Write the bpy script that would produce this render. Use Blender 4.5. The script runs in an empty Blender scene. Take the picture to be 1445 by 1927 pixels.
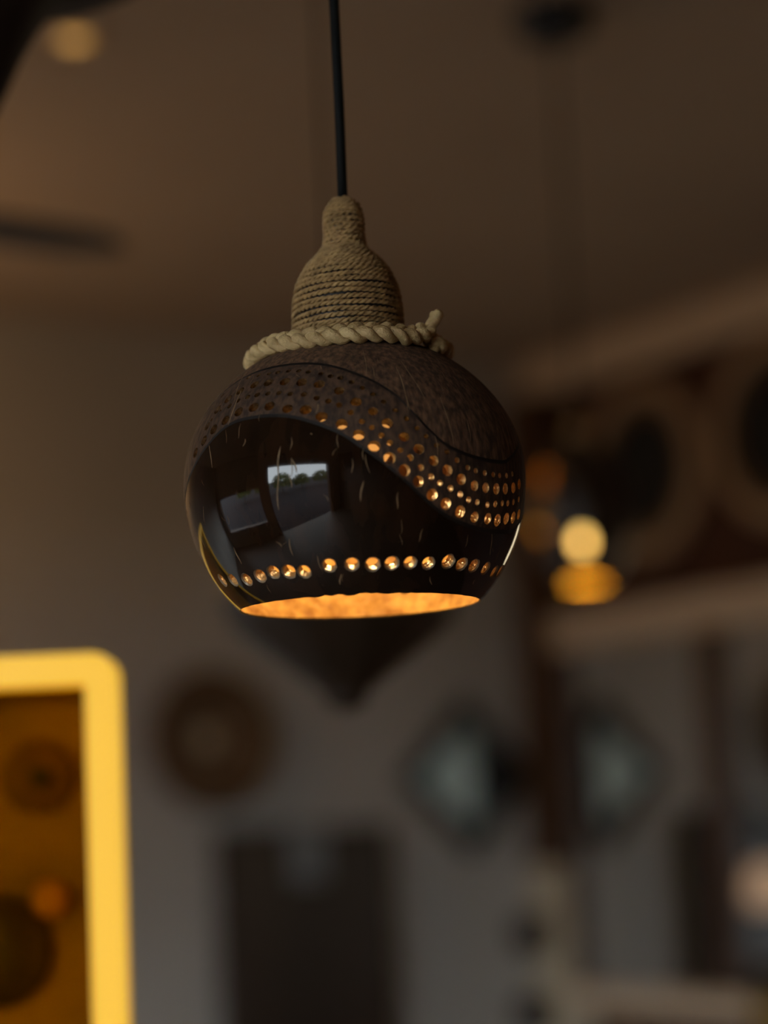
import bpy, bmesh, math, random
from mathutils import Vector, Matrix
from mathutils.geometry import delaunay_2d_cdt

random.seed(7)
S = bpy.context.scene
C = S.collection
RAD = math.radians

# ------------------------------------------------------------------ camera
FPX = 77 / 36 * 1927                    # focal length in pixels of the 1445 x 1927 frame
CAM = Vector((0, 0, 1.65))
HEAD, PITCH, ROLL = RAD(33), RAD(8.25), RAD(2.6)
_f = Vector((math.sin(HEAD) * math.cos(PITCH), math.cos(HEAD) * math.cos(PITCH), math.sin(PITCH)))
_r0 = Vector((math.cos(HEAD), -math.sin(HEAD), 0))
_u0 = _r0.cross(_f)
_r = _r0 * math.cos(ROLL) - _u0 * math.sin(ROLL)
_u = _r0 * math.sin(ROLL) + _u0 * math.cos(ROLL)
cd = bpy.data.cameras.new('camera')
cam = bpy.data.objects.new('camera', cd)
C.objects.link(cam)
m3 = Matrix((_r, _u, -_f)).transposed()
cam.matrix_world = Matrix.Translation(CAM) @ m3.to_4x4()
cd.sensor_fit = 'VERTICAL'
cd.sensor_height = 36
cd.sensor_width = 36 * 1445 / 1927
cd.lens = 77
cd.clip_start = 0.02
cd.dof.use_dof = True
cd.dof.focus_distance = 0.743
cd.dof.aperture_fstop = 77 / 20.0       # a 20 mm wide opening
S.camera = cam

# ------------------------------------------------------------------ world, exposure
w = bpy.data.worlds.new('overcast_sky')
S.world = w
w.use_nodes = True
bg = w.node_tree.nodes['Background']
bg.inputs[0].default_value = (0.82, 0.91, 0.97, 1)
bg.inputs[1].default_value = 16.5
S.view_settings.view_transform = 'Standard'
S.view_settings.look = 'None'
S.view_settings.gamma = 1
S.view_settings.use_curve_mapping = False
S.view_settings.exposure = 0.0
S.cycles.max_bounces = 10
S.cycles.diffuse_bounces = 5
S.cycles.glossy_bounces = 6
S.cycles.sample_clamp_indirect = 6.0
S.cycles.caustics_reflective = False
S.cycles.caustics_refractive = False
S.cycles.use_denoising = True


def ray(px, py):
    d = _f * FPX + _r * (px - 722.5) + _u * (963.5 - py)
    return d.normalized()


def at(px, py, axis, val):
    """where the sight line through a pixel meets the room plane  axis = val"""
    d = ray(px, py)
    return CAM + d * ((val - CAM[axis]) / d[axis])


# ------------------------------------------------------------------ room dimensions
BACK, RIGHT, LEFT, FRONT, CEIL = 3.80, 2.88, -2.5, -2.5, 2.65


# ------------------------------------------------------------------ materials
def mat(name, col, rough=0.6, col2=None, scale=8.0, stretch=(1, 1, 1), bump=0.0, bscale=None, metal=0.0,
        spec=0.5, emit=None, estr=0.0, coat=0.0, contrast=(0.35, 0.65), detail=6.0):
    m = bpy.data.materials.new(name)
    m.use_nodes = True
    nt = m.node_tree
    b = nt.nodes['Principled BSDF']
    b.inputs['Base Color'].default_value = (*col, 1)
    b.inputs['Roughness'].default_value = rough
    b.inputs['Metallic'].default_value = metal
    b.inputs['Specular IOR Level'].default_value = spec
    b.inputs['Coat Weight'].default_value = coat
    b.inputs['Coat Roughness'].default_value = 0.04
    if emit:
        b.inputs['Emission Color'].default_value = (*emit, 1)
        b.inputs['Emission Strength'].default_value = estr
    if col2 or bump:
        tc = nt.nodes.new('ShaderNodeTexCoord')
        mp = nt.nodes.new('ShaderNodeMapping')
        mp.inputs['Scale'].default_value = stretch
        nt.links.new(tc.outputs['Object'], mp.inputs['Vector'])
        n = nt.nodes.new('ShaderNodeTexNoise')
        n.inputs['Scale'].default_value = scale
        n.inputs['Detail'].default_value = detail
        nt.links.new(mp.outputs['Vector'], n.inputs['Vector'])
        if col2:
            r = nt.nodes.new('ShaderNodeValToRGB')
            r.color_ramp.elements[0].position = contrast[0]
            r.color_ramp.elements[1].position = contrast[1]
            r.color_ramp.elements[0].color = (*col, 1)
            r.color_ramp.elements[1].color = (*col2, 1)
            nt.links.new(n.outputs['Fac'], r.inputs['Fac'])
            nt.links.new(r.outputs['Color'], b.inputs['Base Color'])
        if bump:
            n2 = nt.nodes.new('ShaderNodeTexNoise')
            n2.inputs['Scale'].default_value = bscale or scale
            n2.inputs['Detail'].default_value = detail
            nt.links.new(mp.outputs['Vector'], n2.inputs['Vector'])
            bp = nt.nodes.new('ShaderNodeBump')
            bp.inputs['Strength'].default_value = 1.0
            bp.inputs['Distance'].default_value = bump
            nt.links.new(n2.outputs['Fac'], bp.inputs['Height'])
            nt.links.new(bp.outputs['Normal'], b.inputs['Normal'])
    return m


M = {
    'wall': mat('grey_plaster', (0.45, 0.43, 0.395), 0.9, (0.50, 0.48, 0.445), 3, bump=0.001, bscale=40),
    'ceiling': mat('ceiling_plaster', (0.46, 0.355, 0.265), 0.92, (0.51, 0.395, 0.295), 2, bump=0.001, bscale=30),
    'floor': mat('floor_boards', (0.06, 0.042, 0.03), 0.5, (0.09, 0.065, 0.045), 3, (1, 8, 1)),
    'darkwood': mat('dark_stained_wood', (0.055, 0.024, 0.009), 0.5, (0.095, 0.042, 0.016), 6, (1, 1, 0.15), bump=0.0006, bscale=30),
    'panelwood': mat('red_brown_panelling', (0.05, 0.014, 0.005), 0.6, (0.075, 0.022, 0.008), 6, (1, 1, 0.15)),
    'cabwood': mat('cabinet_wood', (0.022, 0.014, 0.010), 0.45, (0.035, 0.022, 0.015), 6, (1, 1, 0.15)),
    'trim': mat('pale_timber_trim', (0.74, 0.58, 0.42), 0.6, (0.82, 0.66, 0.49), 6, (1, 0.2, 1)),
    'cream': mat('cream_paint', (0.55, 0.47, 0.34), 0.7, (0.60, 0.52, 0.38), 6),
    'wicker': mat('wicker', (0.10, 0.055, 0.022), 0.75, (0.17, 0.10, 0.045), 60, bump=0.002),
    'wickerpale': mat('pale_wicker', (0.46, 0.33, 0.21), 0.75, (0.60, 0.42, 0.26), 60, bump=0.002),
    'black': mat('black_metal', (0.012, 0.012, 0.013), 0.45, bump=0.0002, bscale=60),
    'blackframe': mat('black_frame_paint', (0.008, 0.008, 0.007), 0.6, (0.012, 0.011, 0.010), 20, spec=0.15),
    'mirror': mat('silvered_glass', (0.93, 0.94, 0.93), 0.02, metal=1.0, spec=0.5),
    'mirrordim': mat('aged_mirror_glass', (0.80, 0.84, 0.82), 0.05, (0.86, 0.90, 0.88), 4, metal=1.0),
    'mirrordark': mat('dark_mirror_glass', (0.02, 0.022, 0.024), 0.08, (0.026, 0.028, 0.03), 6),
    'fan': mat('fan_blade_wood', (0.02, 0.012, 0.008), 0.5, (0.032, 0.02, 0.013), 10, (8, 1, 1)),
    'cordblack': mat('black_cable', (0.008, 0.009, 0.009), 0.6, bump=0.0001, bscale=800, spec=0.15),
    'jute': mat('jute_yarn', (0.35, 0.215, 0.085), 0.85, (0.58, 0.37, 0.155), 220, bump=0.0004, bscale=1500),
    'rope': mat('sisal_rope', (0.50, 0.335, 0.14), 0.55, (0.76, 0.55, 0.26), 180, bump=0.0004, bscale=1400),
    'socket': mat('dark_socket', (0.02, 0.015, 0.012), 0.5, bump=0.0002, bscale=60),
    'matte': mat('matte_coconut_husk', (0.052, 0.025, 0.012), 0.75, (0.24, 0.122, 0.060), 620, (1, 1, 0.3), bump=0.0006, bscale=340, contrast=(0.38, 0.75)),
    'band': mat('sanded_coconut_band', (0.034, 0.016, 0.008), 0.7, (0.14, 0.072, 0.037), 560, (1, 1, 0.4), bump=0.0005, bscale=300, contrast=(0.38, 0.75)),
    'polish': mat('polished_coconut', (0.010, 0.0045, 0.002), 0.06, (0.022, 0.009, 0.004), 160, (1, 1, 0.3), bump=0.00006, bscale=90, spec=0.30, detail=2.0),
    'groove': mat('carved_groove_shade', (0.008, 0.005, 0.004), 0.55, (0.014, 0.009, 0.006), 200),  # dark colour paints the shade that the smooth normals hide
    'innershade': mat('shaded_coconut_inside', (0.06, 0.028, 0.010), 0.7, (0.16, 0.08, 0.025), 150, bump=0.002, bscale=130),  # darker copy of the inside, painting the upper part as unlit
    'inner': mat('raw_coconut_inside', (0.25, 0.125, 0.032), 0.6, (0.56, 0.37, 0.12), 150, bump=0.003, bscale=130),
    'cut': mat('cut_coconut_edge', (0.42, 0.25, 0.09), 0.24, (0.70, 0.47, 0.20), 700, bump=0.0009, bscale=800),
    'cutshade': mat('shaded_drilled_edge', (0.085, 0.042, 0.015), 0.22, (0.19, 0.105, 0.04), 700, bump=0.0009, bscale=800),  # darker copy of the cut edge, shade painted into the upper holes
    'rimcut': mat('bevelled_hole_edge', (0.22, 0.15, 0.085), 0.35, (0.34, 0.24, 0.14), 500),
    'fibre': mat('pale_husk_fibre', (0.16, 0.095, 0.045), 0.7, (0.30, 0.19, 0.09), 300),
    'carve': mat('carved_pale_edge', (0.26, 0.175, 0.075), 0.55, (0.44, 0.31, 0.15), 350, bump=0.0003, bscale=500),
    'carvebright': mat('raw_fibre_edge', (0.62, 0.52, 0.32), 0.6, (0.78, 0.68, 0.46), 350, bump=0.0005, bscale=500),
    'gourd': mat('dark_gourd_skin', (0.030, 0.015, 0.008), 0.4, (0.05, 0.026, 0.012), 60, bump=0.0003),
    'bronze': mat('dark_bronze', (0.022, 0.012, 0.006), 0.45, (0.045, 0.024, 0.012), 20, bump=0.0005),
    'ebony': mat('ebonised_wood', (0.009, 0.004, 0.002), 0.6, (0.02, 0.009, 0.004), 30),
    'palereflect': mat('pale_reflection_glass', (0.68, 0.92, 0.92), 0.3, (0.74, 0.96, 0.96), 10),
    'boardback': mat('brown_backing_board', (0.20, 0.13, 0.018), 0.7, (0.36, 0.235, 0.03), 12),
    'discwood': mat('turned_wood_disc', (0.10, 0.05, 0.014), 0.7, (0.15, 0.08, 0.024), 40),
    'pinkspot': mat('pink_light_spot', (0.42, 0.22, 0.13), 0.6, (0.48, 0.26, 0.16), 40),
    'mustard': mat('mustard_glaze', (0.30, 0.17, 0.02), 0.4, (0.36, 0.21, 0.03), 20),
    'vase': mat('dark_glaze', (0.030, 0.018, 0.010), 0.4, (0.045, 0.028, 0.016), 20),
    'cloth': mat('grey_cloth', (0.20, 0.22, 0.23), 0.9, (0.25, 0.27, 0.28), 60),
    'leaf': mat('shrub_leaf', (0.07, 0.095, 0.014), 0.6, (0.17, 0.19, 0.035), 9),
    'bark': mat('shrub_bark', (0.08, 0.05, 0.03), 0.9, (0.12, 0.08, 0.05), 20),
    'asphalt': mat('asphalt', (0.016, 0.016, 0.019), 0.95, (0.026, 0.026, 0.03), 5, spec=0.1),
    'yellow': mat('glowing_yellow_acrylic', (0.35, 0.20, 0.01), 0.35, emit=(1.0, 0.56, 0.05), estr=0.84),
    'bulb': mat('frosted_warm_bulb', (0.6, 0.4, 0.2), 0.4, emit=(1.0, 0.47, 0.115), estr=0.62),
    'hotbulb': mat('hot_warm_bulb', (0.8, 0.6, 0.3), 0.4, emit=(1.0, 0.74, 0.20), estr=3.6),
    'downled': mat('warm_led_lens', (0.8, 0.6, 0.3), 0.4, emit=(1.0, 0.50, 0.10), estr=0.8),
    'globe': mat('lit_warm_paper', (0.8, 0.7, 0.5), 0.6, emit=(1.0, 0.58, 0.25), estr=10.5),
    'paper': mat('lit_cream_paper', (0.7, 0.62, 0.45), 0.8, emit=(1.0, 0.82, 0.52), estr=2.2),
    'shade': mat('peach_lamp_shade', (0.6, 0.42, 0.3), 0.8, emit=(1.0, 0.62, 0.36), estr=0.2),
}


def amber():
    m = bpy.data.materials.new('amber_glass')
    m.use_nodes = True
    nt = m.node_tree
    nt.nodes.clear()
    o = nt.nodes.new('ShaderNodeOutputMaterial')
    t = nt.nodes.new('ShaderNodeBsdfTransparent')
    t.inputs[0].default_value = (1.0, 0.80, 0.16, 1)
    g = nt.nodes.new('ShaderNodeBsdfGlossy')
    g.inputs['Roughness'].default_value = 0.05
    fr = nt.nodes.new('ShaderNodeFresnel')
    fr.inputs[0].default_value = 1.45
    mx = nt.nodes.new('ShaderNodeMixShader')
    nt.links.new(fr.outputs[0], mx.inputs[0])
    nt.links.new(t.outputs[0], mx.inputs[1])
    nt.links.new(g.outputs[0], mx.inputs[2])
    nt.links.new(mx.outputs[0], o.inputs[0])
    return m


M['amber'] = amber()


# ------------------------------------------------------------------ helpers
def tag(o, label=None, cat=None, group=None, kind=None):
    if label: o['label'] = label
    if cat: o['category'] = cat
    if group: o['group'] = group
    if kind: o['kind'] = kind
    return o


def thing(name, loc, label, cat, rz=0.0, group=None):
    o = bpy.data.objects.new(name, None)
    o.empty_display_size = 0.05
    C.objects.link(o)
    o.location = loc
    o.rotation_euler = (0, 0, rz)
    return tag(o, label, cat, group)


def obj(name, verts, faces, material, parent=None, smooth=False, loc=None, rot=None):
    me = bpy.data.meshes.new(name)
    me.from_pydata([tuple(v) for v in verts], [], faces)
    if smooth:
        me.polygons.foreach_set('use_smooth', [True] * len(me.polygons))
    if material is not None:
        me.materials.append(material)
    me.update()
    o = bpy.data.objects.new(name, me)
    C.objects.link(o)
    if parent: o.parent = parent
    if loc: o.location = loc
    if rot: o.rotation_euler = rot
    return o


def bm_obj(name, bm, material, parent=None, smooth=False):
    me = bpy.data.meshes.new(name)
    bm.to_mesh(me)
    bm.free()
    if smooth:
        me.polygons.foreach_set('use_smooth', [True] * len(me.polygons))
    me.materials.append(material)
    o = bpy.data.objects.new(name, me)
    C.objects.link(o)
    if parent: o.parent = parent
    return o


def boxes(name, bs, material, parent=None, bevel=0.0):
    """bs: list of (x0,x1,y0,y1,z0,z1)"""
    bm = bmesh.new()
    for x0, x1, y0, y1, z0, z1 in bs:
        r = bmesh.ops.create_cube(bm, size=1, matrix=Matrix.Translation(((x0 + x1) / 2, (y0 + y1) / 2, (z0 + z1) / 2))
                                  @ Matrix.Diagonal((x1 - x0, y1 - y0, z1 - z0, 1)))
    if bevel:
        bmesh.ops.bevel(bm, geom=bm.edges[:], offset=bevel, segments=2, affect='EDGES', profile=0.5)
    return bm_obj(name, bm, material, parent)


def lathe(prof, n=32):
    """prof: list of (r,z) -> verts, faces around z"""
    v, f = [], []
    for r, z in prof:
        for i in range(n):
            a = 2 * math.pi * i / n
            v.append((r * math.cos(a), r * math.sin(a), z))
    for k in range(len(prof) - 1):
        for i in range(n):
            j = (i + 1) % n
            f.append((k * n + i, k * n + j, (k + 1) * n + j, (k + 1) * n + i))
    f.append(tuple(range(n - 1, -1, -1)))
    f.append(tuple((len(prof) - 1) * n + i for i in range(n)))
    return v, f


def ring_lathe(prof, n=32):
    """closed profile around z (torus-like)"""
    v, f = [], []
    m = len(prof)
    for r, z in prof:
        for i in range(n):
            a = 2 * math.pi * i / n
            v.append((r * math.cos(a), r * math.sin(a), z))
    for k in range(m):
        k2 = (k + 1) % m
        for i in range(n):
            j = (i + 1) % n
            f.append((k * n + i, k * n + j, k2 * n + j, k2 * n + i))
    return v, f


def tube(path, rad, n=6, closed=False):
    """tube along a list of Vectors; rad number or list"""
    v, f = [], []
    m = len(path)
    if not isinstance(rad, (list, tuple)): rad = [rad] * m
    up = None
    for i, p in enumerate(path):
        if closed:
            t = (path[(i + 1) % m] - path[i - 1]).normalized()
        else:
            t = (path[min(i + 1, m - 1)] - path[max(i - 1, 0)]).normalized()
        if up is None:
            up = Vector((0, 0, 1)) if abs(t.z) < 0.9 else Vector((1, 0, 0))
        a = (up - t * up.dot(t))
        if a.length < 1e-6: a = t.orthogonal()
        a.normalize()
        up = a
        b = t.cross(a)
        for k in range(n):
            an = 2 * math.pi * k / n
            v.append(p + (a * math.cos(an) + b * math.sin(an)) * rad[i])
    for i in range(m if closed else m - 1):
        j = (i + 1) % m
        for k in range(n):
            l = (k + 1) % n
            f.append((i * n + k, i * n + l, j * n + l, j * n + k))
    if not closed:
        f.append(tuple(range(n - 1, -1, -1)))
        f.append(tuple((m - 1) * n + k for k in range(n)))
    return v, f


def merge(parts):
    v, f = [], []
    for pv, pf in parts:
        o = len(v)
        v += list(pv)
        f += [tuple(i + o for i in q) for q in pf]
    return v, f


# ------------------------------------------------------------------ the room
T = 0.12
def struct(o):
    return tag(o, kind='structure')


struct(boxes('floor', [(LEFT - T, RIGHT + T, FRONT - T, BACK + T, -0.1, 0)], M['floor']))
struct(boxes('ceiling', [(LEFT - T, RIGHT + T, FRONT - T, BACK + T, CEIL, CEIL + T)], M['ceiling']))
struct(boxes('wall_back', [(LEFT - T, RIGHT + T, BACK, BACK + T, 0, CEIL)], M['wall']))
struct(boxes('wall_right', [(RIGHT, RIGHT + T, FRONT, BACK, 0, CEIL)], M['panelwood']))
struct(boxes('wall_front', [(LEFT - T, RIGHT + T, FRONT - T, FRONT, 0, CEIL)], M['darkwood']))
WY0, WY1 = 1.0, 3.5
OY0, OY1, OZ1 = -1.95, 0.72, 2.20          # the open shop front in the left wall
struct(boxes('wall_left', [(LEFT - T, LEFT, FRONT, OY0, 0, CEIL), (LEFT - T, LEFT, OY1, WY0, 0, CEIL), (LEFT - T, LEFT, WY1, BACK, 0, CEIL),
                           (LEFT - T, LEFT, WY0, WY1, 0, 0.55), (LEFT - T, LEFT, WY0, WY1, 1.66, CEIL),
                           (LEFT - T, LEFT, OY0, OY1, OZ1, CEIL)], M['wall']))
struct(boxes('trim_1', [(LEFT - T - 0.01, LEFT + 0.02, OY0, OY0 + 0.06, 0, OZ1), (LEFT - T - 0.01, LEFT + 0.02, OY1 - 0.06, OY1, 0, OZ1),
                        (LEFT - T - 0.01, LEFT + 0.02, OY0 + 0.06, OY1 - 0.06, OZ1 - 0.06, OZ1)], M['darkwood']))
win = struct(boxes('window_1', [(LEFT - T - 0.01, LEFT + 0.02, WY0, WY0 + 0.05, 0.55, 1.66), (LEFT - T - 0.01, LEFT + 0.02, WY1 - 0.05, WY1, 0.55, 1.66),
                        (LEFT - T - 0.01, LEFT + 0.02, WY0 + 0.05, WY1 - 0.05, 1.61, 1.66), (LEFT - T - 0.01, LEFT + 0.02, WY0 + 0.05, WY1 - 0.05, 0.55, 0.60)], M['darkwood']))
# right wall: pale crown, dark upper panelling, shelf trim, corner post, mirror wall below, ledge
struct(boxes('trim_2', [(RIGHT - 0.05, RIGHT, FRONT, BACK, CEIL - 0.085, CEIL)], M['trim'], bevel=0.008))
pan = struct(boxes('trim_3', [(RIGHT - 0.02, RIGHT, FRONT, 3.68, 2.07, CEIL - 0.085)], M['panelwood']))
struct(boxes('trim_4', [(RIGHT - 0.085, RIGHT, FRONT, 3.69, 2.005, 2.08)], M['trim'], bevel=0.006))
post = struct(boxes('trim_5', [(RIGHT - 0.09, RIGHT, 3.685, 3.80, 1.56, CEIL - 0.085)], M['darkwood'], bevel=0.004))
col = struct(boxes('trim_6', [(RIGHT - 0.085, RIGHT, 3.685, 3.80, 0.0, 1.56)], M['cream'], bevel=0.006))
struct(boxes('trim_7', [(RIGHT - 0.10, RIGHT, 2.75, 3.68, 1.27, 1.315)], M['trim'], bevel=0.006))
struct(boxes('trim_8', [(RIGHT - 0.03, RIGHT, 2.75, 3.68, 0.0, 1.27)], M['panelwood']))

MX = 2.822                                  # face of the mirror
mw = thing('wall_mirror', (MX, 3.0, 1.315), 'large wall mirror between dark wooden uprights under the pale shelf trim', 'mirror')
boxes('glass', [(0, 0.006, -0.25, 0.68, 0.0, 0.69)], M['mirror'], mw)
boxes('backing', [(0.006, RIGHT - MX, -0.25, 0.68, 0.0, 0.69)], M['darkwood'], mw)
for yy in (0.205, -0.223):
    boxes('upright', [(-0.022, 0, yy - 0.027, yy + 0.027, 0.0, 0.69)], M['darkwood'], mw, bevel=0.003)
boxes('upright', [(-0.02, 0, 0.655, 0.68, 0.0, 0.69)], M['darkwood'], mw, bevel=0.003)

# outside the opening
struct(boxes('ground', [(-60, LEFT - T, -60, 60, -0.12, -0.02)], M['asphalt']))


def shrub(loc, h, label):
    t = thing('shrub', loc, label, 'shrub', group='shrubs across the street')
    v, f = tube([Vector((0, 0, 0)), Vector((0.03, 0.02, h * 0.3)), Vector((0, 0, h * 0.6))], [0.06, 0.05, 0.03], 7)
    obj('stem', v, f, M['bark'], t, True)
    parts = []
    for k in range(900):
        a, b = random.uniform(0, 2 * math.pi), random.uniform(-0.6, 1)
        rr = random.uniform(0.55, 1.0) * h * 0.62
        q = math.sqrt(max(0, 1 - b * b))
        c = Vector((rr * q * math.cos(a), rr * q * math.sin(a), h * 0.55 + rr * b * 0.72))
        s = random.uniform(0.10, 0.22)
        d1 = Vector((random.uniform(-1, 1), random.uniform(-1, 1), random.uniform(-1, 1))).normalized()
        d2 = d1.orthogonal().normalized()
        d3 = d1.cross(d2)
        parts.append(([c - d1 * s, c + d2 * s * 0.4, c + d1 * s, c - d2 * s * 0.4, c + d3 * s * 0.15, c - d3 * s * 0.1],
                      [(0, 1, 4), (1, 2, 4), (2, 3, 4), (3, 0, 4), (1, 0, 5), (2, 1, 5), (3, 2, 5), (0, 3, 5)]))
    v, f = merge(parts)
    tag(obj('foliage', v, f, M['leaf'], t), kind='stuff')


SHW = ['farthest behind the photographer', 'second from behind the photographer', 'opposite the middle of the opening', 'opposite the low window', 'beyond the low window']
for i, (x, y, h) in enumerate([(-11.0, -7.6, 2.35), (-11.4, -4.3, 2.1), (-10.8, -1.2, 2.4), (-11.2, 1.9, 2.15), (-11, 5.0, 2.3)]):
    shrub((x, y, -0.02), h, 'loose green shrub outside the opening, ' + SHW[i])


# ------------------------------------------------------------------ pierced shells
def unit(phi, lat):
    return Vector((math.cos(lat) * math.sin(phi), -math.cos(lat) * math.cos(phi), math.sin(lat)))


def phlat(u):
    return math.atan2(u.x, -u.y), math.asin(max(-1, min(1, u.z)))


def catmull_periodic(pts, period, x):
    n = len(pts)
    ext = [(p[0] + k * period, p[1]) for k in range(-3, 4) for p in pts]
    for i in range(1, len(ext) - 2):
        if ext[i][0] <= x < ext[i + 1][0]:
            (x0, y0), (x1, y1), (x2, y2), (x3, y3) = ext[i - 1:i + 3]
            t = (x - x1) / (x2 - x1)
            m1 = (y2 - y0) / (x2 - x0) * (x2 - x1)
            m2 = (y3 - y1) / (x3 - x1) * (x2 - x1)
            return ((2 * t**3 - 3 * t**2 + 1) * y1 + (t**3 - 2 * t**2 + t) * m1 + (-2 * t**3 + 3 * t**2) * y2 + (t**3 - t**2) * m2)
    return pts[0][1]


BF = 1.25


def pierced_shell(name, a, bt, bb, thick, lat0, lat1, holes, grooves, mats, zone, parent, rim_noise=0.0, rim_t=0.22, inlat=9.0):
    """an egg with real drilled holes. holes: (phi, lat, radius m, bevelled); grooves: functions phi->lat.
    mats = [zone materials..., groove, inner, cut, bevel]"""
    step = RAD(2.6)
    nphi = int(round(2 * math.pi / step))
    P2, E2, info = [], [], []
    def add(x, y, kind=None):
        P2.append(Vector((x, y)))
        info.append(kind)
        return len(P2) - 1
    def scale(u):
        return Vector((a * u.x, a * u.y, (bt if u.z > 0 else bb) * u.z))
    def normal(u):
        b = bt if u.z > 0 else bb
        return Vector((u.x / a, u.y / a, u.z / b)).normalized()
    rr = random.Random(3)
    # hole loops
    H = []
    for hi, (ph, la, r, bev) in enumerate(holes):
        c = unit(ph, la)
        e1 = Vector((math.cos(ph), math.sin(ph), 0))
        e2 = c.cross(e1)
        ro = r * (BF if bev else 1.0)
        k = 20 if r * 5000 > 8 else 12
        loop = []
        for j in range(k):
            an = 2 * math.pi * j / k
            wob = 1 + rr.uniform(-0.035, 0.035)
            q = (c + (e1 * math.cos(an) + e2 * math.sin(an)) * (ro / a) * wob).normalized()
            x, y = phlat(q)
            if x - ph > math.pi: x -= 2 * math.pi
            if x - ph < -math.pi: x += 2 * math.pi
            loop.append(add(x, y, ('h', hi)))
        for j in range(k): E2.append((loop[j], loop[(j + 1) % k]))
        H.append((ph, la, ro / a, loop, c, r, bev))
    gw = 0.00055 / a
    glines = []
    for g in grooves:
        for s in (-1, 0, 1):
            prev = None
            for i in range(nphi * 2 + 1):
                x = -math.pi + math.pi * i / nphi
                k = add(x, g(x) + s * gw * 1.3, ('g', s))
                if prev is not None: E2.append((prev, k))
                prev = k
    # border
    def rimlat(i):
        x = -math.pi + 2 * math.pi * i / nphi
        return lat0 + rim_noise * (math.sin(x * 23) + math.sin(x * 41 + 1) * 0.8 + math.sin(x * 67) * 0.6) * (1 if abs(x + 0.05) < RAD(19) else 0.12 if 0 < i < nphi else 0)
    nl = max(4, int((lat1 - lat0) / step))
    bot = [add(-math.pi + 2 * math.pi * i / nphi, rimlat(i), 'b') for i in range(nphi + 1)]
    top = [add(-math.pi + 2 * math.pi * i / nphi, lat1, 't') for i in range(nphi + 1)]
    for r_ in (bot, top):
        for i in range(nphi): E2.append((r_[i], r_[i + 1]))
    gl = [[g(-math.pi + 2 * math.pi * i / nphi) for i in range(nphi + 1)] for g in grooves]
    side = {}
    for sgn in (0, nphi):
        for j in range(1, nl):
            la = lat0 + (lat1 - lat0) * j / nl
            if any(abs(la - g[sgn]) < step * 0.5 for g in gl): continue
            add(-math.pi + 2 * math.pi * sgn / nphi, la)
    for i in range(1, nphi):
        x = -math.pi + 2 * math.pi * i / nphi
        for j in range(1, nl):
            la = lat0 + (lat1 - lat0) * j / nl
            if any(abs(la - g[i]) < step * 0.5 for g in gl): continue
            if la - rimlat(i) < step * 0.4: continue
            u = unit(x, la)
            bad = False
            for (hp, hl, hr, _, c, _, _) in H:
                if abs(la - hl) < hr + 0.03 and (u - c).length < hr + 0.018:
                    bad = True
                    break
            if not bad: add(x, la)
    # seam edges: all points at +-pi joined in lat order
    for sx in (-math.pi, math.pi):
        ids = sorted([i for i, p in enumerate(P2) if abs(p.x - sx) < 1e-6], key=lambda i: P2[i].y)
        for i in range(len(ids) - 1): E2.append((ids[i], ids[i + 1]))
    ov, oe, of, ovo, oeo, ofo = delaunay_2d_cdt(P2, E2, [], 0, 1e-7)
    tagof = []
    for lst in ovo:
        k = None
        for i in lst:
            if info[i] is not None: k = info[i]
        tagof.append(k)
    V, N, F, FM = [], [], [], []
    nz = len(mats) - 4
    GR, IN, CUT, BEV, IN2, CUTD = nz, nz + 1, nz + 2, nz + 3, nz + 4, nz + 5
    outer, inner = [], []
    for p, k in zip(ov, tagof):
        u = unit(p.x, p.y)
        q = scale(u)
        n = normal(u)
        if isinstance(k, tuple) and k[0] == 'g' and k[1] == 0:
            q = q - n * 0.0008
        outer.append(len(V)); V.append(q); N.append(n)
    for p, k in zip(ov, tagof):
        u = unit(p.x, p.y)
        n = normal(u)
        if isinstance(k, tuple) and k[0] == 'h':
            h = H[k[1]]
            nc = normal(h[4])
            thk = thick * (1 + 0.45 * max(0.0, min(1.0, (p.y + 0.1) / 0.4)))
            if h[6]:
                cc = scale(h[4])
                q = cc + (scale(u) - cc) / BF - nc * thk
            else:
                q = scale(u) - nc * thk
        else:
            q = scale(u) - n * (thick * min(1.0, rim_t + (1 - rim_t) * max(0.0, p.y - lat0) / RAD(7)) * (1 + 0.45 * max(0.0, min(1.0, (p.y + 0.1) / 0.4))))
        inner.append(len(V)); V.append(q); N.append(-n)
    for tri in of:
        if len(tri) < 3: continue
        cx = sum(ov[i].x for i in tri) / len(tri)
        cy = sum(ov[i].y for i in tri) / len(tri)
        if cy < lat0 - 0.2 or cy > lat1: continue
        u = unit(cx, cy)
        inside = False
        ks = {tagof[i][1] for i in tri if isinstance(tagof[i], tuple) and tagof[i][0] == 'h'}
        for k in ks:
            if (u - H[k][4]).length < H[k][2] * 0.93:
                inside = True
        if inside or all(tagof[i] == 'b' for i in tri): continue
        gt = [tagof[i] for i in tri if isinstance(tagof[i], tuple) and tagof[i][0] == 'g']
        isg = len(gt) == 3 and any(t[1] == 0 for t in gt)
        F.append(tuple(outer[i] for i in tri))
        FM.append(GR if isg else zone(cx, cy))
        F.append(tuple(inner[i] for i in reversed(tri)))
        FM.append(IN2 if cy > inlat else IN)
    # walls of the holes (their own vertices so that edges stay crisp)
    idx = {}
    for oi, lst in enumerate(ovo):
        for i in lst: idx[i] = oi
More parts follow.
